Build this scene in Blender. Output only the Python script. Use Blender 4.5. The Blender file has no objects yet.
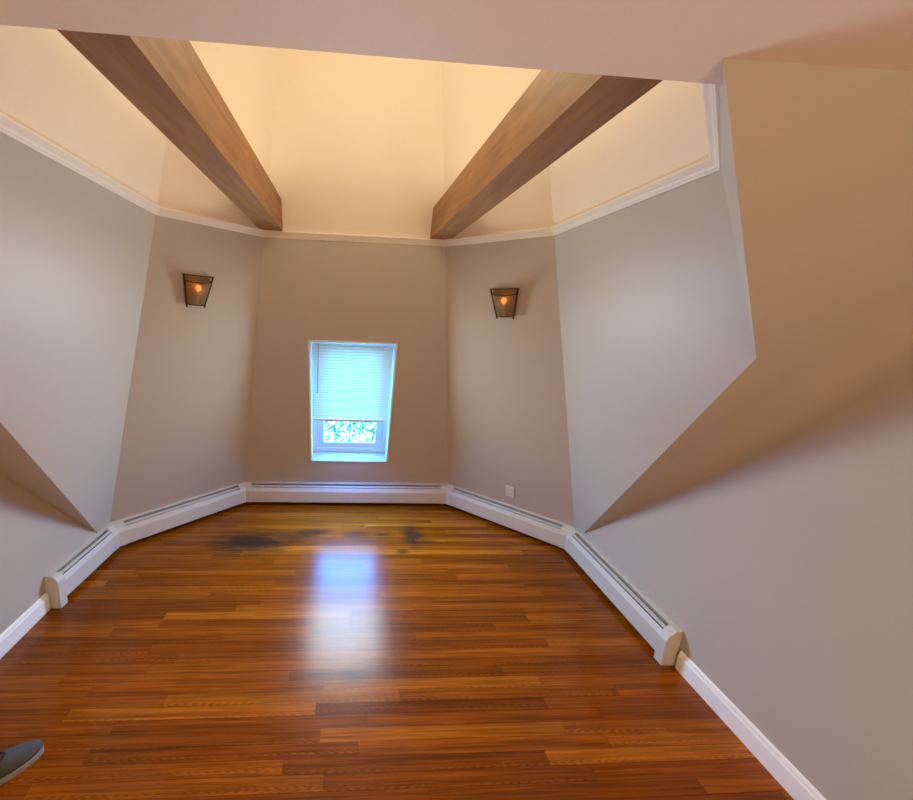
import bpy, bmesh, math, random
from mathutils import Vector, Matrix
random.seed(7)
C = bpy.context.scene.collection
sc = bpy.context.scene
K = 1.7 / 1.5                      # metres per survey unit (the lens is 1.70 m above the floor)

# ------------------------------------------------------------------ camera
cam_d = bpy.data.cameras.new('camera'); cam = bpy.data.objects.new('camera', cam_d); C.objects.link(cam)
sc.camera = cam
F_PX, CX, CY, PITCH, YAW, ROLL = 396.01, 371.12, 398.1, 0.198, 0.0677, 0.039
cam_d.sensor_fit = 'HORIZONTAL'; cam_d.sensor_width = 36.0
cam_d.lens = F_PX / 913 * 36.0
cam_d.shift_x = (456.5 - CX) / 913; cam_d.shift_y = (CY - 400.0) / 913
cam_d.clip_start = 0.02; cam_d.clip_end = 200
fwd = Vector((math.sin(YAW) * math.cos(PITCH), math.cos(YAW) * math.cos(PITCH), -math.sin(PITCH)))
rgt = Vector((math.cos(YAW), -math.sin(YAW), 0)); upv = rgt.cross(fwd)
r2 = math.cos(ROLL) * rgt + math.sin(ROLL) * upv; u2 = -math.sin(ROLL) * rgt + math.cos(ROLL) * upv
M = Matrix((r2, u2, -fwd)).transposed().to_4x4(); M.translation = Vector((0, 0, 1.7))
cam.matrix_world = M

# ------------------------------------------------------------------ exposure
sc.view_settings.view_transform = 'Standard'; sc.view_settings.look = 'None'
sc.view_settings.gamma = 1.0; sc.view_settings.exposure = 0.0; sc.view_settings.use_curve_mapping = False
sc.cycles.sample_clamp_indirect = 6.0
sc.cycles.max_bounces = 14; sc.cycles.diffuse_bounces = 8; sc.cycles.transparent_max_bounces = 16
sc.cycles.caustics_reflective = False; sc.cycles.caustics_refractive = False

# ------------------------------------------------------------------ sky
world = bpy.data.worlds.new('sky'); sc.world = world; world.use_nodes = True
wn, wl = world.node_tree.nodes, world.node_tree.links
wn.clear()
out = wn.new('ShaderNodeOutputWorld'); bg = wn.new('ShaderNodeBackground')
tc = wn.new('ShaderNodeTexCoord'); sep = wn.new('ShaderNodeSeparateXYZ'); rmp = wn.new('ShaderNodeValToRGB')
mr = wn.new('ShaderNodeMapRange'); mr.inputs[1].default_value = -0.6; mr.inputs[2].default_value = 0.8
wl.new(tc.outputs['Generated'], sep.inputs[0]); wl.new(sep.outputs[2], mr.inputs[0]); wl.new(mr.outputs[0], rmp.inputs[0])
rmp.color_ramp.elements[0].position = 0.0; rmp.color_ramp.elements[0].color = (0.046, 0.30, 0.66, 1)
rmp.color_ramp.elements[1].position = 1.0; rmp.color_ramp.elements[1].color = (0.088, 0.47, 1.0, 1)
wl.new(rmp.outputs[0], bg.inputs[0]); bg.inputs[1].default_value = 37.0
wl.new(bg.outputs[0], out.inputs[0])

# ------------------------------------------------------------------ lamps
def area(name, loc, direction, sx, sy, power, col, spread=math.pi):
    d = bpy.data.lights.new(name, 'AREA'); d.shape = 'RECTANGLE'; d.size = sx; d.size_y = sy
    d.energy = power; d.color = col; d.spread = spread
    o = bpy.data.objects.new(name, d); C.objects.link(o); o.location = loc
    o.rotation_euler = Vector(direction).to_track_quat('-Z', 'Y').to_euler()
    return o
def point(name, loc, power, col, r=0.05):
    d = bpy.data.lights.new(name, 'POINT'); d.energy = power; d.color = col; d.shadow_soft_size = r
    o = bpy.data.objects.new(name, d); C.objects.link(o); o.location = loc
    return o
FILL_POWER = 12.5; FILL_COL = (1.0, 0.90, 0.58)
# lamps of the room the camera stands in
point('room_lamp', (0.25, -1.3, 1.5), 54, (1.0, 0.69, 0.37), 0.18)
point('room_lamp', (1.25, -1.1, 1.15), 40, (1.0, 0.70, 0.41), 0.18)
point('turret_fill', (0.12, 1.85, 2.85), FILL_POWER, FILL_COL, 0.12)  # unseen fill light added to lift the upper turret walls, no real fixture
# uplights lying on top of the two beams (power set where the beams are built)
COVE_POWER = 2.4; COVE_COL = (1.0, 0.80, 0.46)

# daylight coming in through the window
DAY_POWER = 30.5; DAY_COL = (0.90, 0.99, 1.0)      # white daylight through the blind
PANE_POWER = 17.0; PANE_COL = (0.06, 0.27, 1.0)     # blue skylight through the clear lower pane

# ------------------------------------------------------------------ materials
def mat(name, col, rough=0.6, metal=0.0, bump=0.0, bscale=150, spec=0.5, **kw):
    m = bpy.data.materials.new(name); m.use_nodes = True
    n, l = m.node_tree.nodes, m.node_tree.links; b = n['Principled BSDF']
    b.inputs['Base Color'].default_value = (*col, 1); b.inputs['Roughness'].default_value = rough
    b.inputs['Metallic'].default_value = metal; b.inputs['Specular IOR Level'].default_value = spec
    t = n.new('ShaderNodeTexCoord'); no = n.new('ShaderNodeTexNoise'); no.inputs['Scale'].default_value = bscale
    no.inputs['Detail'].default_value = 4
    l.new(t.outputs['Object'], no.inputs['Vector'])
    mx = n.new('ShaderNodeMix'); mx.data_type = 'RGBA'; mx.blend_type = 'MULTIPLY'; mx.inputs[0].default_value = kw.get('var', 0.06)
    mx.inputs[6].default_value = (*col, 1); l.new(no.outputs[0], mx.inputs[7]); l.new(mx.outputs[2], b.inputs['Base Color'])
    if bump:
        bp = n.new('ShaderNodeBump'); bp.inputs['Strength'].default_value = bump; bp.inputs['Distance'].default_value = 0.002
        l.new(no.outputs[0], bp.inputs['Height']); l.new(bp.outputs[0], b.inputs['Normal'])
    return m
GREIGE = (0.50, 0.455, 0.40)
m_wall = mat('greige_paint', GREIGE, 0.46, bump=0.06, bscale=180, spec=0.36)
m_cream = mat('cream_paint', (0.80, 0.70, 0.60), 0.7, bump=0.1, bscale=180)
m_ceil = mat('ceiling_paint', (0.82, 0.71, 0.61), 0.7, bump=0.1, bscale=160)
m_trim = mat('white_gloss_trim', (0.92, 0.92, 0.93), 0.3)
m_sill = mat('sill_paint', (0.50, 0.44, 0.44), 0.5)
m_crown = mat('crown_paint', (0.84, 0.77, 0.68), 0.5)
m_rad = mat('radiator_enamel', (0.58, 0.555, 0.51), 0.5)
m_louver = mat('radiator_louver_grey', (0.48, 0.47, 0.44), 0.6)
m_dark = mat('dark_recess', (0.02, 0.02, 0.02), 0.8)
m_fin = mat('heating_fin', (0.025, 0.025, 0.025), 0.7, 0.0)
m_iron = mat('bronze_iron', (0.045, 0.028, 0.014), 0.45, 0.6)
m_plate = mat('sconce_back_bronze', (0.34, 0.22, 0.10), 0.35, 0.7)
m_outlet = mat('outlet_plastic', (0.74, 0.69, 0.63), 0.4)
m_slot = mat('outlet_slot', (0.22, 0.19, 0.17), 0.5)
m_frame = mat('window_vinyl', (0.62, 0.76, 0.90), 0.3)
m_shoe = mat('grey_canvas', (0.085, 0.088, 0.095), 0.9, bump=0.5, bscale=600, var=0.3)
m_sole = mat('shoe_rubber', (0.26, 0.26, 0.26), 0.7)
m_bind = mat('dark_binding', (0.02, 0.018, 0.02), 0.8)
m_skin = mat('skin', (0.62, 0.42, 0.36), 0.5)
m_leaf = mat('leaf_green', (0.035, 0.055, 0.022), 0.6, bscale=3, var=0.5)
m_bark = mat('bark', (0.10, 0.07, 0.05), 0.9)
m_ground = mat('pale_gravel', (0.62, 0.62, 0.52), 0.95, bscale=4, var=0.3)
m_cord = mat('wand_acrylic', (0.36, 0.50, 0.55), 0.3)

# translucent slats
m_slat = bpy.data.materials.new('blind_slat'); m_slat.use_nodes = True
n, l = m_slat.node_tree.nodes, m_slat.node_tree.links; n.clear()
o_ = n.new('ShaderNodeOutputMaterial'); tr = n.new('ShaderNodeBsdfTranslucent'); df = n.new('ShaderNodeBsdfDiffuse'); mx = n.new('ShaderNodeMixShader')
tr.inputs[0].default_value = (0.75, 0.80, 0.72, 1); df.inputs[0].default_value = (0.8, 0.8, 0.76, 1); mx.inputs[0].default_value = 0.82
l.new(tr.outputs[0], mx.inputs[2]); l.new(df.outputs[0], mx.inputs[1])
mx.inputs[0].default_value = 0.2
l.new(mx.outputs[0], o_.inputs[0])
# glass
m_glass = bpy.data.materials.new('window_glass'); m_glass.use_nodes = True
n, l = m_glass.node_tree.nodes, m_glass.node_tree.links; n.clear()
o_ = n.new('ShaderNodeOutputMaterial'); tr = n.new('ShaderNodeBsdfTransparent'); gl = n.new('ShaderNodeBsdfGlossy'); mx = n.new('ShaderNodeMixShader')
gl.inputs['Roughness'].default_value = 0.02; tr.inputs[0].default_value = (0.92, 0.96, 0.95, 1); mx.inputs[0].default_value = 0.05
l.new(tr.outputs[0], mx.inputs[1]); l.new(gl.outputs[0], mx.inputs[2]); l.new(mx.outputs[0], o_.inputs[0])
# amber mica
m_mica = bpy.data.materials.new('amber_mica'); m_mica.use_nodes = True
n, l = m_mica.node_tree.nodes, m_mica.node_tree.links; n.clear()
o_ = n.new('ShaderNodeOutputMaterial'); tr = n.new('ShaderNodeBsdfTransparent'); tl = n.new('ShaderNodeBsdfTranslucent'); df = n.new('ShaderNodeBsdfDiffuse')
mx = n.new('ShaderNodeMixShader'); mx2 = n.new('ShaderNodeMixShader')
tr.inputs[0].default_value = (1, 0.75, 0.5, 1); tl.inputs[0].default_value = (0.50, 0.37, 0.24, 1); df.inputs[0].default_value = (0.36, 0.30, 0.20, 1)
no = n.new('ShaderNodeTexNoise'); no.inputs['Scale'].default_value = 30; mr_ = n.new('ShaderNodeMapRange'); mr_.inputs[3].default_value = 0.1; mr_.inputs[4].default_value = 0.55
l.new(no.outputs[0], mr_.inputs[0])
mx.inputs[0].default_value = 0.5; l.new(tl.outputs[0], mx.inputs[1]); l.new(df.outputs[0], mx.inputs[2])
l.new(mr_.outputs[0], mx2.inputs[0]); l.new(mx.outputs[0], mx2.inputs[1]); l.new(tr.outputs[0], mx2.inputs[2]); l.new(mx2.outputs[0], o_.inputs[0])
# glowing bulb
m_bulb = bpy.data.materials.new('bulb_glow'); m_bulb.use_nodes = True
b = m_bulb.node_tree.nodes['Principled BSDF']; b.inputs['Base Color'].default_value = (1, 0.6, 0.2, 1)
b.inputs['Emission Color'].default_value = (1.0, 0.36, 0.06, 1); b.inputs['Emission Strength'].default_value = 3.2

# beam timber: grain runs along Y
def wood_beam():
    m = bpy.data.materials.new('beam_timber'); m.use_nodes = True
    n, l = m.node_tree.nodes, m.node_tree.links; b = n['Principled BSDF']
    t = n.new('ShaderNodeTexCoord'); mp = n.new('ShaderNodeMapping'); mp.inputs['Scale'].default_value = (9, 1.1, 9)
    l.new(t.outputs['Object'], mp.inputs[0])
    no = n.new('ShaderNodeTexNoise'); no.inputs['Scale'].default_value = 2.2; no.inputs['Detail'].default_value = 8; no.inputs['Distortion'].default_value = 1.2
    l.new(mp.outputs[0], no.inputs[0])
    r = n.new('ShaderNodeValToRGB'); r.color_ramp.elements[0].position = 0.3; r.color_ramp.elements[0].color = (0.235, 0.100, 0.031, 1)
    r.color_ramp.elements[1].position = 0.72; r.color_ramp.elements[1].color = (0.375, 0.180, 0.061, 1)
    l.new(no.outputs[0], r.inputs[0])
    # knots
    vo = n.new('ShaderNodeTexVoronoi'); vo.inputs['Scale'].default_value = 1.0
    mp2 = n.new('ShaderNodeMapping'); mp2.inputs['Scale'].default_value = (4, 2.2, 4); l.new(t.outputs['Object'], mp2.inputs[0]); l.new(mp2.outputs[0], vo.inputs[0])
    kr = n.new('ShaderNodeValToRGB'); kr.color_ramp.elements[0].position = 0.02; kr.color_ramp.elements[0].color = (0.35, 0.25, 0.2, 1)
    kr.color_ramp.elements[1].position = 0.09; kr.color_ramp.elements[1].color = (1, 1, 1, 1); l.new(vo.outputs[0], kr.inputs[0])
    mu = n.new('ShaderNodeMix'); mu.data_type = 'RGBA'; mu.blend_type = 'MULTIPLY'; mu.inputs[0].default_value = 0.8
    l.new(r.outputs[0], mu.inputs[6]); l.new(kr.outputs[0], mu.inputs[7]); l.new(mu.outputs[2], b.inputs['Base Color'])
    b.inputs['Roughness'].default_value = 0.55
    bp = n.new('ShaderNodeBump'); bp.inputs['Strength'].default_value = 0.25; bp.inputs['Distance'].default_value = 0.003
    l.new(no.outputs[0], bp.inputs['Height']); l.new(bp.outputs[0], b.inputs['Normal'])
    return m
m_beam = wood_beam()

# strip oak floor: boards along X, 57 mm wide
def wood_floor():
    m = bpy.data.materials.new('oak_strip_floor'); m.use_nodes = True
    n, l = m.node_tree.nodes, m.node_tree.links; b = n['Principled BSDF']
    def math_(op, a, bb=None, c=None):
        q = n.new('ShaderNodeMath'); q.operation = op
        for i, v in enumerate((a, bb, c)):
            if v is None: continue
            if isinstance(v, (int, float)): q.inputs[i].default_value = v
            else: l.new(v, q.inputs[i])
        return q.outputs[0]
    def comb(x, y, z=0.0):
        q = n.new('ShaderNodeCombineXYZ')
        for i, v in enumerate((x, y, z)):
            if isinstance(v, (int, float)): q.inputs[i].default_value = v
            else: l.new(v, q.inputs[i])
        return q.outputs[0]
    t = n.new('ShaderNodeTexCoord'); s = n.new('ShaderNodeSeparateXYZ'); l.new(t.outputs['Object'], s.inputs[0])
    X, Y = s.outputs[0], s.outputs[1]
    W = 0.057
    yr = math_('DIVIDE', Y, W); row = math_('FLOOR', yr); fy = math_('FRACT', yr)
    wn1 = n.new('ShaderNodeTexWhiteNoise'); wn1.noise_dimensions = '1D'; l.new(row, wn1.inputs['W'])
    off = math_('MULTIPLY', wn1.outputs[0], 17.3)
    xr = math_('DIVIDE', math_('ADD', X, off), 1.05); bid = math_('FLOOR', xr); fx = math_('FRACT', xr)
    wn2 = n.new('ShaderNodeTexWhiteNoise'); wn2.noise_dimensions = '2D'; l.new(comb(row, bid), wn2.inputs['Vector'])
    rnd = wn2.outputs['Value']
    wn3 = n.new('ShaderNodeTexWhiteNoise'); wn3.noise_dimensions = '2D'; l.new(comb(math_('ADD', row, 91.0), bid), wn3.inputs['Vector'])
    # base tone per board
    r = n.new('ShaderNodeValToRGB'); e = r.color_ramp.elements
    e[0].position = 0.0; e[0].color = (0.180, 0.041, 0.0018, 1); e[1].position = 1.0; e[1].color = (0.39, 0.116, 0.006, 1)
    k1 = r.color_ramp.elements.new(0.45); k1.color = (0.245, 0.059, 0.0022, 1)
    k2 = r.color_ramp.elements.new(0.85); k2.color = (0.29, 0.075, 0.0033, 1)
    l.new(rnd, r.inputs[0])
    # fine grain streaks
    g = n.new('ShaderNodeTexNoise'); g.inputs['Scale'].default_value = 1.0; g.inputs['Detail'].default_value = 6; g.inputs['Roughness'].default_value = 0.65
    l.new(comb(math_('MULTIPLY', X, 5.0), math_('MULTIPLY', Y, 190.0), math_('MULTIPLY', rnd, 50.0)), g.inputs['Vector'])
    gr = n.new('ShaderNodeMapRange'); gr.inputs[1].default_value = 0.3; gr.inputs[2].default_value = 0.7; gr.inputs[3].default_value = 0.62; gr.inputs[4].default_value = 1.18
    l.new(g.outputs[0], gr.inputs[0])
    g2 = n.new('ShaderNodeTexNoise'); g2.inputs['Scale'].default_value = 1.0; g2.inputs['Detail'].default_value = 4; g2.inputs['Roughness'].default_value = 0.6
    l.new(comb(math_('MULTIPLY', X, 1.6), math_('MULTIPLY', Y, 75.0), math_('MULTIPLY', rnd, 31.0)), g2.inputs['Vector'])
    gr2 = n.new('ShaderNodeMapRange'); gr2.inputs[1].default_value = 0.32; gr2.inputs[2].default_value = 0.68; gr2.inputs[3].default_value = 0.62; gr2.inputs[4].default_value = 1.4
    l.new(g2.outputs[0], gr2.inputs[0])
    # cathedral figure on some boards
    wv = n.new('ShaderNodeTexWave'); wv.wave_type = 'RINGS'; wv.rings_direction = 'Z'; wv.inputs['Scale'].default_value = 7.0; wv.inputs['Distortion'].default_value = 5.0
    wv.inputs['Detail'].default_value = 3; wv.inputs['Detail Scale'].default_value = 1.4
    cx = math_('MULTIPLY', math_('SUBTRACT', fx, 0.5), 1.3)
    cy = math_('MULTIPLY', math_('ADD', math_('SUBTRACT', fy, 0.5), math_('MULTIPLY', math_('SUBTRACT', wn3.outputs['Value'], 0.5), 1.2)), 1.1)
    l.new(comb(cx, cy, math_('MULTIPLY', rnd, 3.0)), wv.inputs['Vector'])
    wvr = n.new('ShaderNodeMapRange'); wvr.inputs[3].default_value = 0.74; wvr.inputs[4].default_value = 1.08; l.new(wv.outputs[1], wvr.inputs[0])
    figure = math_('GREATER_THAN', wn3.outputs['Value'], 0.62)
    fig = math_('ADD', math_('MULTIPLY', figure, wvr.outputs[0]), math_('SUBTRACT', 1.0, figure))
    tone = math_('MULTIPLY', math_('MULTIPLY', gr.outputs[0], gr2.outputs[0]), fig)
    # joints
    ey = math_('MINIMUM', fy, math_('SUBTRACT', 1.0, fy)); ex = math_('MINIMUM', fx, math_('SUBTRACT', 1.0, fx))
    jy = n.new('ShaderNodeMapRange'); jy.inputs[2].default_value = 0.03; jy.inputs[3].default_value = 0.45; l.new(ey, jy.inputs[0])
    jx = n.new('ShaderNodeMapRange'); jx.inputs[2].default_value = 0.002; jx.inputs[3].default_value = 0.68; l.new(ex, jx.inputs[0])
    joint = math_('MULTIPLY', jy.outputs[0], jx.outputs[0])
    tone = math_('MULTIPLY', tone, joint)
    # broad wear
    wr = n.new('ShaderNodeTexNoise'); wr.inputs['Scale'].default_value = 1.3; wr.inputs['Detail'].default_value = 3; l.new(t.outputs['Object'], wr.inputs['Vector'])
    wrr = n.new('ShaderNodeMapRange'); wrr.inputs[1].default_value = 0.3; wrr.inputs[2].default_value = 0.7; wrr.inputs[3].default_value = 0.88; wrr.inputs[4].default_value = 1.1; l.new(wr.outputs[0], wrr.inputs[0])
    tone = math_('MULTIPLY', tone, wrr.outputs[0])
    mu = n.new('ShaderNodeMix'); mu.data_type = 'RGBA'; mu.blend_type = 'MULTIPLY'; mu.inputs[0].default_value = 1.0
    l.new(r.outputs[0], mu.inputs[6]); l.new(comb(tone, tone, tone), mu.inputs[7])
    # water stains near the far radiator and one dark scuff
    nz = n.new('ShaderNodeTexNoise'); nz.inputs['Scale'].default_value = 5.0; nz.inputs['Detail'].default_value = 6; nz.inputs['Roughness'].default_value = 0.7
    l.new(comb(X, math_('MULTIPLY', Y, 5.5)), nz.inputs['Vector'])
    nj = math_('MULTIPLY', math_('SUBTRACT', nz.outputs[0], 0.5), 2.0)
    stain = None
    for (sx, sy, a, bb, st) in ((-0.68, 2.79, 0.34, 0.18, 0.9), (-0.45, 2.85, 0.30, 0.11, 0.6), (-0.25, 2.92, 0.17, 0.07, 0.75), (0.12, 2.90, 0.13, 0.06, 0.5),
                                (0.33, 2.90, 0.07, 0.02, 0.7), (0.57, 2.88, 0.085, 0.19, 0.8), (0.63, 2.80, 0.13, 0.05, 0.5), (0.46, 2.66, 0.055, 0.035, 0.7), (0.07, 1.632, 0.10, 0.016, 0.95), (-0.03, 1.63, 0.15, 0.008, 0.7), (0.09, 1.60, 0.07, 0.03, 0.45)):
        dx = math_('DIVIDE', math_('SUBTRACT', X, sx), a); dy = math_('DIVIDE', math_('SUBTRACT', Y, sy), bb)
        d = math_('SQRT', math_('ADD', math_('MULTIPLY', dx, dx), math_('MULTIPLY', dy, dy)))
        d = math_('ADD', d, nj)
        q = n.new('ShaderNodeMapRange'); q.interpolation_type = 'SMOOTHSTEP'; q.inputs[1].default_value = 1.35; q.inputs[2].default_value = 0.25; q.inputs[3].default_value = 0.0; q.inputs[4].default_value = st
        l.new(d, q.inputs[0]); stain = q.outputs[0] if stain is None else math_('MAXIMUM', stain, q.outputs[0])
    # pale open joint by the scuff
    ms = n.new('ShaderNodeMix'); ms.data_type = 'RGBA'; l.new(stain, ms.inputs[0]); l.new(mu.outputs[2], ms.inputs[6]); ms.inputs[7].default_value = (0.022, 0.014, 0.010, 1)
    l.new(ms.outputs[2], b.inputs['Base Color'])
    rr = n.new('ShaderNodeMapRange'); rr.inputs[3].default_value = 0.19; rr.inputs[4].default_value = 0.29; l.new(g.outputs[0], rr.inputs[0])
    l.new(rr.outputs[0], b.inputs['Roughness'])
    b.inputs['IOR'].default_value = 1.30
    bp = n.new('ShaderNodeBump'); bp.inputs['Strength'].default_value = 0.10; bp.inputs['Distance'].default_value = 0.0015
    hh = math_('ADD', math_('MULTIPLY', g.outputs[0], 0.35), math_('ADD', joint, math_('MULTIPLY', rnd, 0.5)))
    l.new(hh, bp.inputs['Height']); l.new(bp.outputs[0], b.inputs['Normal'])
    return m
m_floor = wood_floor()

# ------------------------------------------------------------------ object helpers
def link(name, bm, m, parent=None, smooth=False):
    me = bpy.data.meshes.new(name); bmesh.ops.recalc_face_normals(bm, faces=bm.faces); bm.to_mesh(me); bm.free()
    me.materials.append(m)
    if smooth:
        for p in me.polygons: p.use_smooth = True
    o = bpy.data.objects.new(name, me); C.objects.link(o)
    if parent: o.parent = parent
    return o
def struct(name, bm, m, parent=None, smooth=False):
    o = link(name, bm, m, parent, smooth)
    if not parent: o['kind'] = 'structure'
    return o
def tag(o, label, cat, group=None):
    o['label'] = label; o['category'] = cat
    if group: o['group'] = group
    return o
def empty(name, loc):
    o = bpy.data.objects.new(name, None); C.objects.link(o); o.location = loc; o.empty_display_size = 0.1
    bpy.context.view_layer.update()
    return o
def prism(bm, pts, vec):
    vec = Vector(vec); a = [bm.verts.new(Vector(p)) for p in pts]; b = [bm.verts.new(Vector(p) + vec) for p in pts]
    bm.faces.new(a); bm.faces.new(b[::-1])
    for i in range(len(a)):
        j = (i + 1) % len(a); bm.faces.new((a[j], a[i], b[i], b[j]))
    return bm
def box(bm, x0, x1, y0, y1, z0, z1, Mx=None):
    pts = [Vector((x, y, z)) for z in (z0, z1) for (x, y) in ((x0, y0), (x1, y0), (x1, y1), (x0, y1))]
    if Mx: pts = [Mx @ p for p in pts]
    v = [bm.verts.new(p) for p in pts]
    for f in ((0, 3, 2, 1), (4, 5, 6, 7), (0, 1, 5, 4), (1, 2, 6, 5), (2, 3, 7, 6), (3, 0, 4, 7)): bm.faces.new([v[i] for i in f])
    return bm
def bevel(bm, w, seg=2):
    bmesh.ops.bevel(bm, geom=list(bm.edges), offset=w, segments=seg, affect='EDGES', clamp_overlap=True); return bm
def loft(bm, rings, caps=True, closed=True):
    R = [[bm.verts.new(Vector(p)) for p in r] for r in rings]; N = len(R[0])
    for a, b in zip(R, R[1:]):
        for i in range(N if closed else N - 1):
            j = (i + 1) % N; bm.faces.new((a[i], a[j], b[j], b[i]))
    if caps:
        bm.faces.new(R[0][::-1]); bm.faces.new(R[-1])
    return bm
def tube(bm, pts, r, seg=8):
    pts = [Vector(p) for p in pts]; rings = []
    for i, p in enumerate(pts):
        d = (pts[min(i + 1, len(pts) - 1)] - pts[max(i - 1, 0)]).normalized()
        a = Vector((0, 0, 1)) if abs(d.z) < 0.9 else Vector((1, 0, 0)); u = d.cross(a).normalized(); v = d.cross(u)
        rings.append([p + r * (math.cos(t) * u + math.sin(t) * v) for t in [2 * math.pi * k / seg for k in range(seg)]])
    return loft(bm, rings)

# ------------------------------------------------------------------ the turret: an eight-sided room whose walls lean in
Q2 = math.sqrt(2)
X0 = 0.0466 * K
KB, KD, KS = 0.2783, 0.3093, 0.2911            # lean of the back, diagonal and side walls
WB = {'L': 0.8658 * K, 'R': 0.8583 * K}; GG = {'L': 0.6893 * K, 'R': 0.7146 * K}
YB = 3.0969 * K; LSS = {'L': 1.85 * K, 'R': 1.4977 * K}
HC = 1.9527 * K                                 # underside of the crown moulding
HCEIL = 1.9041 * K                              # low ceiling over the camera
S0, SK = 2.427 * K, 1.0728                      # sloped ceiling: z = (S0 - y) * SK
YH = 0.7146 * K                                 # edge of the low ceiling
YS = S0 - HCEIL / SK
TOP = 3.75
HR = 0.1777 * K
SGN = {'L': -1, 'R': 1}
def corner(c, z, d=0.0):
    side, kind = c; s = SGN[side]; w, g = WB[side], GG[side]
    kb, kd, ks = KB * z + d, KD * z + d, KS * z + d
    if kind == 'b': return Vector((X0 + s * (w + kb - Q2 * kd), YB - kb, z))
    if kind == 's': return Vector((X0 + s * (w + g - ks), YB - g + ks - Q2 * kd, z))
    if kind == 'n': return Vector((X0 + s * (w + g - ks), YB - g - LSS[side] - ks + Q2 * kd, z))
    if kind == 'h':                              # where the near diagonal meets the header
        p = corner(side + 'n', z, d); return Vector((p.x - s * (p.y - YH), YH, z))
    if kind == 'S':                              # where the near diagonal meets the sloped ceiling
        p = corner(side + 'n', z, d); y = S0 - z / SK; return Vector((p.x - s * (p.y - y), y, z))
def zapex(side): return (S0 - (YB - GG[side])) / (KS - Q2 * KD + 1 / SK)
def zbend(side): return (S0 - (YB - GG[side] - LSS[side])) / (Q2 * KD - KS + 1 / SK)

YSR = 0.716                                     # the slope meets the low ceiling a little nearer at the right wall
WR = [(1.777, 2.671), (1.746, 1.637), (1.719, YSR), (1.61, -3.0)]
WL = [(-1.651, 2.70), (-1.668, 2.1), (-1.660, 1.4), (-1.660, YS), (-1.66, -3.0)]

# floor
bm = bmesh.new(); prism(bm, [(-2.4, -3.1, 0), (2.4, -3.1, 0), (2.4, 3.75, 0), (-2.4, 3.75, 0)], (0, 0, -0.1)); struct('floor', bm, m_floor)

# window opening in the back wall
OX0, OX1, OZ0, OZ1 = 0.0544 - 0.3457, 0.0544 + 0.3457, 0.4223, 1.5223
def backpt(x, z): return Vector((x, YB - KB * z, z))
def back_wall_lower():
    bm = bmesh.new(); n = Vector((0, 0.10, 0))
    lb, rb, lt, rt = corner('Lb', 0), corner('Rb', 0), corner('Lb', HC), corner('Rb', HC)
    def edgeL(z): return corner('Lb', z)
    def edgeR(z): return corner('Rb', z)
    prism(bm, [lb, rb, edgeR(OZ0), edgeL(OZ0)], n)
    prism(bm, [edgeL(OZ1), edgeR(OZ1), rt, lt], n)
    prism(bm, [edgeL(OZ0), backpt(OX0, OZ0), backpt(OX0, OZ1), edgeL(OZ1)], n)
    prism(bm, [backpt(OX1, OZ0), edgeR(OZ0), edgeR(OZ1), backpt(OX1, OZ1)], n)
    return bm
struct('wall_back', back_wall_lower(), m_wall)
bm = bmesh.new(); prism(bm, [corner('Lb', HC), corner('Rb', HC), corner('Rb', TOP), corner('Lb', TOP)], (0, 0.1, 0)); struct('wall_back_upper', bm, m_cream)
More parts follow.
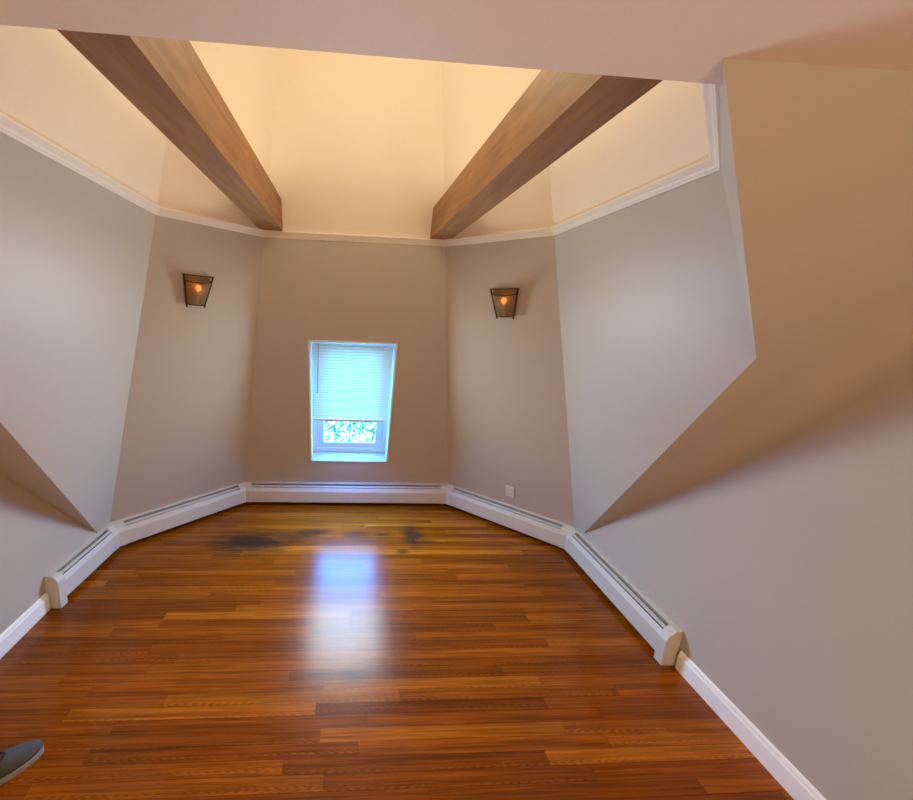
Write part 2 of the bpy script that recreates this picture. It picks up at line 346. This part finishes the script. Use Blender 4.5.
for side, word in (('L', 'left'), ('R', 'right')):
    s = SGN[side]; dv = (s * 0.07, 0.07, 0)
    bm = bmesh.new(); prism(bm, [corner(side + 'b', 0), corner(side + 's', 0), corner(side + 's', HC), corner(side + 'b', HC)], dv); struct('wall_back_' + word, bm, m_wall)
    bm = bmesh.new(); prism(bm, [corner(side + 'b', HC), corner(side + 's', HC), corner(side + 's', TOP), corner(side + 'b', TOP)], dv); struct('wall_back_%s_upper' % word, bm, m_cream)
    za, zb = zapex(side), zbend(side)
    bm = bmesh.new(); prism(bm, [corner(side + 's', za), corner(side + 'n', zb), corner(side + 'n', HC), corner(side + 's', HC)], (s * 0.05, 0.04, 0.04)); struct('wall_side_' + word, bm, m_wall)
    bm = bmesh.new(); prism(bm, [corner(side + 's', HC), corner(side + 'n', HC), corner(side + 'n', TOP), corner(side + 's', TOP)], (s * 0.08, 0, 0)); struct('wall_side_%s_upper' % word, bm, m_cream)
    bm = bmesh.new(); prism(bm, [corner(side + 'n', zb), corner(side + 'S', HCEIL), corner(side + 'h', HCEIL), corner(side + 'h', HC), corner(side + 'n', HC)], (s * 0.05, 0.02, 0.04)); struct('wall_near_' + word, bm, m_wall)
    bm = bmesh.new(); prism(bm, [corner(side + 'n', HC), corner(side + 'h', HC), corner(side + 'h', TOP), corner(side + 'n', TOP)], (s * 0.08, -0.02, 0)); struct('wall_near_%s_upper' % word, bm, m_cream)
    # sloped ceiling of the front room
    P = WL if side == 'L' else WR
    def wx(y):                                   # x of the side wall at depth y
        for (xa, ya), (xb, yb_) in zip(P, P[1:]):
            if yb_ <= y <= ya: return xa + (xb - xa) * (y - ya) / (yb_ - ya)
        return P[0][0] if y > P[0][1] else P[-1][0]
    def rad(y):                                  # the plaster is rounded in the corner on the right, sharp on the left
        z = (S0 - y) * SK
        return max(0.0, min(0.15, 0.22 * (z - 0.24), 0.5 * (y - YSR))) if side == 'R' else 0.0
    y_end = YSR if side == 'R' else YS
    ys = [2.555 + (y_end - 2.555) * k / 24 for k in range(25)]
    zs = lambda y: min((S0 - y) * SK, HCEIL)
    crease = [Vector((wx(y) - s * rad(y), y, zs(y))) for y in ys]
    foot = corner(side + 's', za)
    poly = [foot, corner(side + 'n', zb), corner(side + 'S', HCEIL)] + crease[::-1]
    bm = bmesh.new(); prism(bm, poly, (s * 0.03, 0.02, 0.05)); struct('ceiling_slope_' + word, bm, m_wall)
    # straight side wall, ending in the rounded corner
    bm = bmesh.new(); rows = []
    for y in [2.74, 2.66] + ys:
        r = rad(y); zt = max(zs(y), 0.02); x = wx(y)
        row = [bm.verts.new((x, y, 0)), bm.verts.new((x, y, (zt - r) * 0.5)), bm.verts.new((x, y, zt - r))]
        if side == 'R':
            for k in range(1, 9):
                a = math.pi / 2 * k / 8; row.append(bm.verts.new((x - r + r * math.cos(a), y, zt - r + r * math.sin(a))))
        rows.append(row)
    for a, b2 in zip(rows, rows[1:]):
        for k in range(len(a) - 1): bm.faces.new((a[k], b2[k], b2[k + 1], a[k + 1]))
    xe, ye = wx(y_end), y_end; xb, yb2 = P[-1]
    f = [bm.verts.new(p) for p in ((xe, ye, 0), (xb, yb2, 0), (xb, yb2, HCEIL), (xe, ye, HCEIL))]; bm.faces.new(f)
    bmesh.ops.remove_doubles(bm, verts=bm.verts, dist=0.0004)
    struct('wall_' + word, bm, m_wall, smooth=True)
# low ceiling, header face, turret cap, wall behind the camera
lS, rS, lH, rH = corner('LS', HCEIL), corner('RS', HCEIL), corner('Lh', HCEIL), corner('Rh', HCEIL)
bm = bmesh.new()
prism(bm, [(WL[-1][0], -3.0, HCEIL), (WR[-1][0], -3.0, HCEIL), (WR[2][0], YSR, HCEIL), rS, rH, lH, lS, (WL[-1][0], YS, HCEIL)], (0, 0, 0.06)); struct('ceiling', bm, m_ceil)
bm = bmesh.new()
prism(bm, [corner('Lh', HCEIL + 0.06), corner('Rh', HCEIL + 0.06), corner('Rh', TOP), corner('Lh', TOP)], (0, -0.06, 0)); struct('wall_header', bm, m_cream)
bm = bmesh.new(); prism(bm, [corner('Lh', TOP), corner('Ln', TOP), corner('Ls', TOP), corner('Lb', TOP), corner('Rb', TOP), corner('Rs', TOP), corner('Rn', TOP), corner('Rh', TOP)], (0, 0, 0.08)); struct('ceiling_turret', bm, m_cream)
bm = bmesh.new(); prism(bm, [(-1.9, -3.0, 0), (2.0, -3.0, 0), (2.0, -3.0, HCEIL), (-1.9, -3.0, HCEIL)], (0, -0.08, 0)); struct('wall_rear', bm, m_wall)

# crown moulding
PH = 0.042
prof = [(d * 0.74, z) for d, z in [(0.0, 0.0), (0.007, 0.0), (0.009, 0.003), (0.009, 0.007), (0.013, 0.009), (0.016, 0.016), (0.021, 0.021), (0.024, 0.022), (0.024, 0.027), (0.028, 0.029), (0.032, 0.033), (0.032, 0.038), (0.029, 0.042), (0.0, 0.042)]]
stations = ['Lh', 'Ln', 'Ls', 'Lb', 'Rb', 'Rs', 'Rn', 'Rh']
bm = bmesh.new()
loft(bm, [[corner(c, HC + z, d) + (Vector((0, 0.001, 0)) if c[1] == 'h' else Vector((0, 0, 0))) for d, z in prof] for c in stations])
struct('trim_1', bm, m_crown)

# ------------------------------------------------------------------ baseboards
def inward(a, b, side):      # unit normal of segment a-b pointing into the room
    d = Vector((b[0] - a[0], b[1] - a[1])).normalized(); nrm = Vector((-d.y, d.x))
    return nrm
def offset_path(P, dist, inx):
    out = []
    for i, p in enumerate(P):
        ns = []
        for j in (i - 1, i):
            if 0 <= j < len(P) - 1:
                d = Vector(P[j + 1]) - Vector(P[j]); d.normalize(); nn = Vector((-d.y, d.x))
                if nn.x * inx < 0: nn = -nn
                ns.append(nn)
        if len(ns) == 1: o = ns[0]
        else:
            o = (ns[0] + ns[1]).normalized(); o = o / max(0.3, o.dot(ns[0]))
        out.append(Vector(p) + o * dist)
    return out
BBP = [(0, 0), (0.016, 0), (0.016, 0.078), (0.012, 0.086), (0.010, 0.098), (0.004, 0.104), (0, 0.104)]
def baseboard(name, P, inx):
    bm = bmesh.new(); cols = [offset_path(P, d + 0.0005, inx) for d, z in BBP]
    rings = [[(cols[k][i].x, cols[k][i].y, BBP[k][1]) for k in range(len(BBP))] for i in range(len(P))]
    loft(bm, rings); struct(name, bm, m_trim)
baseboard('baseboard_right', [(1.7456, 1.622)] + WR[2:], -1)
baseboard('baseboard_left', [(-1.668, 2.09)] + WL[2:], 1)

# ------------------------------------------------------------------ hydronic baseboard radiators
H_ = HR
RP = {'back': [(0.0, 0.03), (0.0, H_), (0.024, H_ - 0.004), (0.024, H_ - 0.009), (0.004, H_ - 0.006), (0.004, 0.03)],
      'louver': [(0.039, H_ - 0.017), (0.053, H_ - 0.028), (0.052, H_ - 0.031), (0.038, H_ - 0.020)],
      'front': [(0.0585, H_ - 0.032), (0.072, H_ - 0.060), (0.074, H_ - 0.066), (0.074, 0.036), (0.066, 0.030), (0.066, 0.034), (0.071, 0.038), (0.071, H_ - 0.066), (0.0565, H_ - 0.036)],
      'fins': [(0.008, 0.06), (0.008, 0.13), (0.055, 0.13), (0.055, 0.06)],
      'full': [(0.0, 0.03), (0.0, H_ + 0.001), (0.026, H_ - 0.002), (0.060, H_ - 0.030), (0.075, H_ - 0.060), (0.0762, H_ - 0.066), (0.0762, 0.034), (0.066, 0.028)],
      'cap': [(0.0, 0.0), (0.0, H_ + 0.002), (0.028, H_ - 0.001), (0.062, H_ - 0.029), (0.0765, H_ - 0.058), (0.078, H_ - 0.066), (0.078, 0.0)],
      'capround': [(0.0, 0.0), (0.0, H_ + 0.002)] + [(0.03 + 0.048 * math.sin(t), H_ - 0.050 + 0.050 * math.cos(t)) for t in [math.pi / 2 * k / 6 for k in range(7)]] + [(0.078, 0.0)]}
def seg_loft(P, A, B, prof, name, m, parent, mid=None):
    """extrude a (distance, height) profile between two stations; a station is (point, outward 2D vector)"""
    bm = bmesh.new(); st = [A] + ([mid] if mid else []) + [B]
    loft(bm, [[(p.x + o.x * d, p.y + o.y * d, z) for d, z in prof] for p, o in st])
    o = link(name, bm, m, parent); return o
pc = [Vector((x, y)) for x, y in ((-1.672, 2.096), corner('Ls', HR)[:2], corner('Lb', HR)[:2], corner('Rb', HR)[:2], corner('Rs', HR)[:2], (1.7445, 1.637))]
names_r = [('left', 'short white baseboard radiator along the left wall, with rounded end cap'),
           ('left diagonal', 'white baseboard radiator along the angled wall under the left sconce'),
           ('back', 'long white baseboard radiator under the window'),
           ('right diagonal', 'white baseboard radiator along the angled wall with the outlet'),
           ('right', 'white baseboard radiator along the right wall, with chamfered end cap')]
def segnormal(i):
    d = (pc[i + 1] - pc[i]).normalized(); nn = Vector((d.y, -d.x)); ctr = Vector((0, 1.8))
    return nn if (ctr - pc[i]).dot(nn) > 0 else -nn
CUT = 0.075
for i, (wd, lab) in enumerate(names_r):
    a, b2 = pc[i], pc[i + 1]; d = (b2 - a).normalized(); nn = segnormal(i)
    root = bpy.data.objects.new('baseboard_radiator', None); C.objects.link(root); mid = (a + b2) / 2
    root.location = (0, 0, 0); root.empty_display_size = 0.1
    tag(root, lab, 'radiator', 'baseboard radiators around the room')
    e0 = 0.05 if i == 0 else CUT; e1 = 0.05 if i == 4 else CUT
    A = (a + d * e0, nn); B = (b2 - d * e1, nn)
    seg_loft(None, A, B, RP['back'], 'back_panel', m_rad, root)
    seg_loft(None, A, B, RP['louver'], 'louver', m_louver, root)['label'] = 'grey damper louver'
    seg_loft(None, A, B, RP['front'], 'front_cover', m_rad, root)
    seg_loft(None, A, B, RP['fins'], 'heating_element', m_fin, root)['label'] = 'dark heating element'
    if i == 0: seg_loft(None, (a, nn), (a + d * 0.052, nn), RP['capround'], 'end_cap', m_rad, root)
    if i == 4: seg_loft(None, (b2 - d * 0.052, nn), (b2, nn), RP['cap'], 'end_cap', m_rad, root)
    if i in (0, 1, 3, 4):
        jn = i + 1 if i in (0, 1) else i; other = jn if jn != i else i - 1
        p = pc[jn]; n1, n2 = segnormal(jn - 1), segnormal(jn); mt = (n1 + n2).normalized(); mt = mt / mt.dot(n1)
        d1 = (pc[jn] - pc[jn - 1]).normalized(); d2 = (pc[jn + 1] - pc[jn]).normalized()
        seg_loft(None, (p - d1 * (CUT + 0.002), n1), (p + d2 * (CUT + 0.002), n2), RP['full'], 'corner_cover', m_rad, root, mid=(p, mt))

# ------------------------------------------------------------------ beams
BX, BW, BZ, BH = 0.4469 * K, 0.126 * K, 1.9898 * K, 0.1673 * K
for side in ('L', 'R'):
    s = SGN[side]
    def outline(z):
        xi, xo = BX, BX + BW; c = corner(side + 'b', z); xc = abs(c.x - X0); yb = YB - KB * z - 0.002
        def yd(x): return yb - max(0.0, x - xc) * 1.0
        pts = [(xi, YH + 0.001), (xi, yd(xi))]
        pts.append((min(max(xc, xi + 0.004), xo - 0.004), yd(min(max(xc, xi + 0.004), xo - 0.004))))
        pts += [(xo, yd(xo)), (xo, YH + 0.001)]
        skew = (lambda y: -0.013 + 0.020 * (y - YH) / (2.87 - YH)) if side == 'L' else (lambda y: 0.0)
        return [Vector((X0 + s * x + skew(y), y, z)) for x, y in pts]
    bm = bmesh.new(); loft(bm, [outline(BZ), outline(BZ + BH)])
    o = link('ceiling_beam', bm, m_beam)
    tag(o, 'brown wooden ceiling beam on the %s, resting on the moulding above the %s sconce' % (('left', 'left') if side == 'L' else ('right', 'right')), 'beam', 'wooden ceiling beams')
    area('beam_uplight', (X0 + s * (BX + BW / 2), (YH + 2.75) / 2, BZ + BH + 0.02), (0, 0, 1), BW * 0.8, 1.6, COVE_POWER, COVE_COL).rotation_euler = (math.pi, 0, 0)

# ------------------------------------------------------------------ window in the sloped back wall (local axes: x, up the slope, into the wall)
ang = math.atan(KB); ca, sa = math.cos(ang), math.sin(ang)
WM = Matrix(((1, 0, 0, 0.0544), (0, -sa, ca, YB - KB * OZ0), (0, ca, sa, OZ0), (0, 0, 0, 1)))   # columns: u, v, w
HV = (OZ1 - OZ0) / ca; HU = 0.3457
def wbox(bm, u0, u1, v0, v1, w0, w1):
    return box(bm, u0, u1, v0, v1, w0, w1, WM)
DEP = 0.20
win = bpy.data.objects.new('window_1', None); C.objects.link(win); win['kind'] = 'structure'
bm = bmesh.new()
wbox(bm, -HU - 0.002, -HU + 0.012, 0, HV, 0.0, DEP); wbox(bm, HU - 0.012, HU + 0.002, 0, HV, 0.0, DEP)
wbox(bm, -HU, HU, HV - 0.012, HV + 0.002, 0.0, DEP)
link('window_jamb', bm, m_trim, win)
bm = bmesh.new(); wbox(bm, -HU, HU, -0.002, 0.016, -0.004, DEP); link('window_sill', bm, m_sill, win)
# outer frame
bm = bmesh.new()
for u0, u1, v0, v1 in ((-HU + 0.012, -0.300, 0.016, HV - 0.012), (0.300, HU - 0.012, 0.016, HV - 0.012), (-0.300, 0.300, 0.016, 0.062), (-0.300, 0.300, HV - 0.05, HV - 0.012)):
    wbox(bm, u0, u1, v0, v1, 0.135, DEP)
link('window_frame', bm, m_frame, win)
def sash(name, v0, v1, w0, w1):
    bm = bmesh.new(); sw = 0.064
    for u0, u1, a, b2 in ((-0.299, -0.299 + sw, v0, v1), (0.299 - sw, 0.299, v0, v1), (-0.299 + sw, 0.299 - sw, v0, v0 + 0.05), (-0.299 + sw, 0.299 - sw, v1 - 0.045, v1)):
        wbox(bm, u0, u1, a, b2, w0, w1)
    bm2 = bmesh.new(); wbox(bm2, -0.299 + sw, 0.299 - sw, v0 + 0.05, v1 - 0.045, (w0 + w1) / 2 - 0.002, (w0 + w1) / 2 + 0.002)
    bm3 = bmesh.new(); wbox(bm3, -0.005, 0.005, v0 + 0.05, v1 - 0.045, (w0 + w1) / 2 - 0.006, (w0 + w1) / 2 + 0.006)
    o = link(name, bm, m_frame, win)
    link('window_pane', bm2, m_glass, o); link('muntin', bm3, m_cord, o)
sash('window_sash', 0.064, HV - 0.052, 0.150, 0.176)

# venetian blind hanging in front of the sash
bl = bpy.data.objects.new('venetian_blind', None); C.objects.link(bl)
tag(bl, 'white venetian blind lowered over the upper three quarters of the window', 'blind')
BU = 0.325; VB = 0.385; VT = HV - 0.014
bm = bmesh.new(); wbox(bm, -BU, BU, VT - 0.022, VT, 0.065, 0.095); link('head_rail', bevel(bm, 0.002), m_trim, bl)
bm = bmesh.new(); ns = 28; tilt = math.radians(52)
for k in range(ns):
    v = VB + 0.035 + (VT - 0.05 - VB - 0.035) * k / (ns - 1); rr = 0.0125
    ring = []
    for e, off in ((-1, 0), (-0.4, 0.0016), (0.4, 0.0016), (1, 0)):
        ring.append((v + e * rr * math.sin(tilt) + 0, 0.08 + e * rr * math.cos(tilt) - off))
    th = 0.0008
    prof_s = ring + [(a, b2 + th) for a, b2 in ring[::-1]]
    loft(bm, [[WM @ Vector((-BU + 0.004, a, b2)) for a, b2 in prof_s], [WM @ Vector((BU - 0.004, a, b2)) for a, b2 in prof_s]])
link('slats', bm, m_slat, bl)
bm = bmesh.new(); wbox(bm, -BU + 0.002, BU - 0.002, VB - 0.004, VB + 0.022, 0.066, 0.094); link('bottom_rail', bevel(bm, 0.003), m_crown, bl)
bm = bmesh.new(); tube(bm, [WM @ Vector((-0.272, VT - 0.03, 0.058)), WM @ Vector((-0.282, VT - 0.47, 0.058))], 0.0035, 8); link('tilt_wand', bm, m_cord, bl)
for u in (-0.2, 0.02, 0.22):
    bm = bmesh.new(); tube(bm, [WM @ Vector((u, VT - 0.03, 0.066)), WM @ Vector((u, VB + 0.01, 0.066))], 0.0009, 6); link('ladder_cord', bm, m_trim, bl)

dl = area('window_daylight', (0, 0, 0), (0, -1, 0), 0.64, 0.60, DAY_POWER, DAY_COL)
dl.matrix_world = WM @ Matrix.Translation((0, 0.82, -0.012))
pl = area('window_skylight', (0, 0, 0), (0, -1, 0), 0.54, 0.36, PANE_POWER, PANE_COL)
pl.matrix_world = WM @ Matrix.Translation((0, 0.235, -0.07)) @ Matrix.Rotation(math.radians(-20), 4, 'X')
# daylight entrance for the sampler
pd = bpy.data.lights.new('window_portal', 'AREA'); pd.shape = 'RECTANGLE'; pd.size = 0.72; pd.size_y = 1.2; pd.cycles.is_portal = True
po = bpy.data.objects.new('window_portal', pd); C.objects.link(po)
po.matrix_world = WM @ Matrix.Translation((0, HV / 2, DEP + 0.02))

# ------------------------------------------------------------------ wall sconces
def sconce(center, side, label):
    s = SGN[side]
    t = Vector((1, -s, 0)).normalized(); nin = Vector((-s, -1, -Q2 * KD)).normalized(); v = t.cross(nin)
    if v.z < 0: v = -v
    c0 = Vector(center)
    root = bpy.data.objects.new('wall_sconce', None); C.objects.link(root); root.empty_display_size = 0.05
    tag(root, label, 'wall lamp', 'pair of wall sconces')
    def g(u, vv, w): return c0 + t * u + v * vv + nin * w
    VT_, VB_ = 0.092, -0.092
    def hw(vv): f = (vv - VB_) / (VT_ - VB_); return 0.056 + (0.089 - 0.056) * f
    def dp(vv): f = (vv - VB_) / (VT_ - VB_); return 0.034 + (0.066 - 0.034) * f
    bm = bmesh.new(); prism(bm, [g(-hw(VB_), VB_, 0.001), g(hw(VB_), VB_, 0.001), g(hw(VT_), VT_, 0.001), g(-hw(VT_), VT_, 0.001)], nin * 0.006); link('back_plate', bm, m_plate, root)
    def arc(vv, grow=0.0, n_=12):
        return [g((hw(vv) + grow) * math.cos(a), vv, 0.008 + (dp(vv) + grow) * math.sin(a) ** 0.7) for a in [math.pi * k / n_ for k in range(n_ + 1)]]
    VS = 0.062
    bm = bmesh.new(); loft(bm, [arc(vv) for vv in (VB_ + 0.006, -0.03, 0.03, VS)], caps=False, closed=False); link('mica_shade', bm, m_mica, root, True)
    for nm, vv, r in (('shade_band', VS, 0.0034), ('bottom_rim', VB_ + 0.006, 0.0036)):
        bm = bmesh.new(); tube(bm, arc(vv, 0.002), r, 6); link(nm, bm, m_iron, root)
    bm = bmesh.new(); tube(bm, [g(-hw(VT_), VT_, 0.010), g(hw(VT_), VT_, 0.010)], 0.0034, 6); link('top_rim', bm, m_iron, root)
    for e in (-1, 1):
        bm = bmesh.new(); tube(bm, [g(e * (hw(0.1) + 0.003), 0.1, 0.026), g(e * (hw(-0.105) + 0.003), -0.105, 0.022)], 0.0062, 8); link('side_bar', bm, m_iron, root)
    bm = bmesh.new(); bmesh.ops.create_uvsphere(bm, u_segments=16, v_segments=12, radius=0.018)
    for q in bm.verts:
        p = q.co.copy(); q.co = g(p.x, 0.022 + p.z * 1.15, 0.034 + p.y)
    link('bulb', bm, m_bulb, root, True)
    bm = bmesh.new(); tube(bm, [g(0, -0.075, 0.028), g(0, 0.0, 0.034)], 0.009, 10); link('candle_sleeve', bm, m_outlet, root)
    point('sconce_bulb', g(0, 0.024, 0.034), 0.4, (1.0, 0.5, 0.18), 0.018)
sconce((-0.965, 2.6715, 1.836), 'L', 'bronze and mica wall sconce on the left angled wall, bulb glowing orange')
sconce((1.060, 2.6655, 1.840), 'R', 'bronze and mica wall sconce on the right angled wall, bulb glowing orange')

# ------------------------------------------------------------------ outlet on the right diagonal
t = Vector((1, -1, 0)).normalized(); nin = Vector((-1, -1, -Q2 * KD)).normalized(); v = t.cross(nin); v = v if v.z > 0 else -v
c0 = Vector((1.390, 2.998, 0.336)); tt = (X0 + WB['R'] + YB - Q2 * KD * c0.z - c0.x - c0.y) / (1 + 1); c0 += Vector((tt, tt, 0))
OM = Matrix((t, v, nin)).transposed().to_4x4(); OM.translation = c0
outl = bpy.data.objects.new('wall_outlet', None); C.objects.link(outl)
tag(outl, 'small white power outlet low on the right angled wall above the radiator', 'outlet')
bm = bmesh.new(); box(bm, -0.036, 0.036, -0.056, 0.056, 0.0008, 0.006, OM); link('cover_plate', bevel(bm, 0.002), m_outlet, outl)
for e in (-1, 1):
    bm = bmesh.new(); box(bm, -0.016, 0.016, e * 0.024 - 0.014, e * 0.024 + 0.014, 0.006, 0.0075, OM); rc = link('receptacle', bm, m_outlet, outl)
    bm = bmesh.new(); box(bm, -0.008, -0.0055, e * 0.024 - 0.004, e * 0.024 + 0.006, 0.0075, 0.008, OM); box(bm, 0.0055, 0.008, e * 0.024 - 0.004, e * 0.024 + 0.006, 0.0075, 0.008, OM); link('slot', bm, m_slot, rc)

# ------------------------------------------------------------------ the foot of a person standing just outside the frame
toe = Vector((-1.144, 1.325, 0)); ax = Vector((-0.70, -0.714, 0)).normalized(); lat = Vector((ax.y, -ax.x, 0))   # ax: toe -> heel
def sp(a, b2, z): return toe + ax * a + lat * b2 + Vector((0, 0, z))
LEN = 0.285
def halfw(a):      # half width of the sole along its length
    f = a / LEN
    if f < 0.30: w = 0.006 + 0.038 * (1 - (1 - f / 0.30) ** 2) ** 0.62
    elif f < 0.38: w = 0.044
    elif f < 0.65: w = 0.044 - 0.009 * math.sin((f - 0.38) / 0.27 * math.pi / 2)
    elif f < 0.92: w = 0.035
    else: w = 0.035 * math.sqrt(max(0.02, 1 - ((f - 0.92) / 0.08) ** 2))
    return w
A = [LEN * (k / 40) ** 1.4 for k in range(41)]
bm = bmesh.new()
loft(bm, [[sp(a, e * (halfw(a) + 0.005), z) for e, z in ((-1, 0.0), (1, 0.0), (1.02, 0.010), (0.98, 0.020), (-0.98, 0.020), (-1.02, 0.010))] for a in A])
person = None
sole_bm = bm
def crown(a):      # height of the upper along its length
    f = a / LEN
    if f < 0.12: return 0.026 + 0.026 * math.sqrt(max(0, 1 - ((0.12 - f) / 0.12) ** 2))
    if f < 0.42: return 0.052 + 0.028 * (f - 0.12) / 0.30
    return 0.080 - 0.006 * math.sin((f - 0.42) / 0.58 * math.pi) 
up_bm = bmesh.new(); rings = []
NR = 14
for a in A:
    f = a / LEN; h = crown(a); w = halfw(a) - 0.002; r = []
    for k in range(NR + 1):
        th = math.pi * k / NR; cx = math.cos(th); sz = math.sin(th)
        ww = w * (abs(cx) ** 0.75) * (1 if cx > 0 else -1)
        r.append(sp(a, ww, 0.020 + (h - 0.020) * sz ** 0.9))
    rings.append(r)
loft(up_bm, rings, caps=False, closed=False)
# open the collar: remove the top faces behind the tongue
kill = []
for fce in up_bm.faces:
    c = fce.calc_center_median() - toe; a = c.dot(ax); b_ = c.dot(lat)
    if 0.112 < a < 0.252 and abs(b_) < 0.024 + 0.004 * (a > 0.15) and c.z > 0.05: kill.append(fce)
bmesh.ops.delete(up_bm, geom=kill, context='FACES')
# foot and lower leg
fb = bmesh.new(); legr = []
for (a, z, ra, rb) in ((0.09, 0.045, 0.006, 0.022), (0.135, 0.062, 0.020, 0.027), (0.165, 0.078, 0.040, 0.030), (0.190, 0.105, 0.046, 0.032), (0.205, 0.14, 0.040, 0.031), (0.210, 0.20, 0.038, 0.033), (0.212, 0.28, 0.050, 0.046), (0.215, 0.36, 0.056, 0.052), (0.212, 0.44, 0.052, 0.05)):
    legr.append([sp(a + ra * math.cos(q), rb * math.sin(q), z) for q in [2 * math.pi * k / 16 for k in range(16)]])
loft(fb, legr)
person = link('person', fb, m_skin, None, True)
tag(person, 'person cut off by the left edge, foot in a grey canvas slip-on shoe', 'person')
shoe = link('shoe', up_bm, m_shoe, person, True); shoe['label'] = 'grey canvas slip-on shoe with pale rubber sole'
sm = shoe.modifiers.new('thickness', 'SOLIDIFY'); sm.thickness = 0.0025; sm.offset = -1
link('sole', sole_bm, m_sole, shoe)
bb = bmesh.new(); loop = []
for k in range(24):
    q = 2 * math.pi * k / 24; a = 0.180 + 0.075 * math.cos(q); b_ = 0.026 * math.sin(q)
    loop.append(sp(a, b_, crown(a) + 0.001 - 0.006 * abs(math.sin(q))))
loop.append(loop[0]); tube(bb, loop, 0.004, 8); link('collar_binding', bb, m_bind, shoe, True)

# ------------------------------------------------------------------ outdoors
bm = bmesh.new(); prism(bm, [(-40, 5, -3.2), (40, 5, -3.2), (40, 60, -3.2), (-40, 60, -3.2)], (0, 0, -0.1)); struct('ground', bm, m_ground)
tree = bpy.data.objects.new('tree', None); C.objects.link(tree)
tag(tree, 'leafy green tree outside, seen through the lower window pane', 'tree')
bm = bmesh.new(); tube(bm, [(1.5, 8.2, -3.2), (1.45, 8.1, -1.2), (1.3, 7.9, 0.6), (1.2, 7.8, 2.4)], 0.09, 10)
link('trunk', bm, m_bark, tree)
bm = bmesh.new(); rnd = random.Random(3)
for k in range(4600):
    p = Vector((rnd.gauss(0.15, 1.0), rnd.gauss(7.0, 0.5), rnd.gauss(-0.1, 1.0)))
    s_ = rnd.uniform(0.025, 0.065); u = Vector((rnd.gauss(0, 1), rnd.gauss(0, 1), rnd.gauss(0, 1))).normalized(); w_ = u.orthogonal().normalized()
    vs = [bm.verts.new(p + u * s_), bm.verts.new(p + w_ * s_ * 0.45), bm.verts.new(p - u * s_), bm.verts.new(p - w_ * s_ * 0.45)]
    bm.faces.new(vs)
link('foliage', bm, m_leaf, tree)
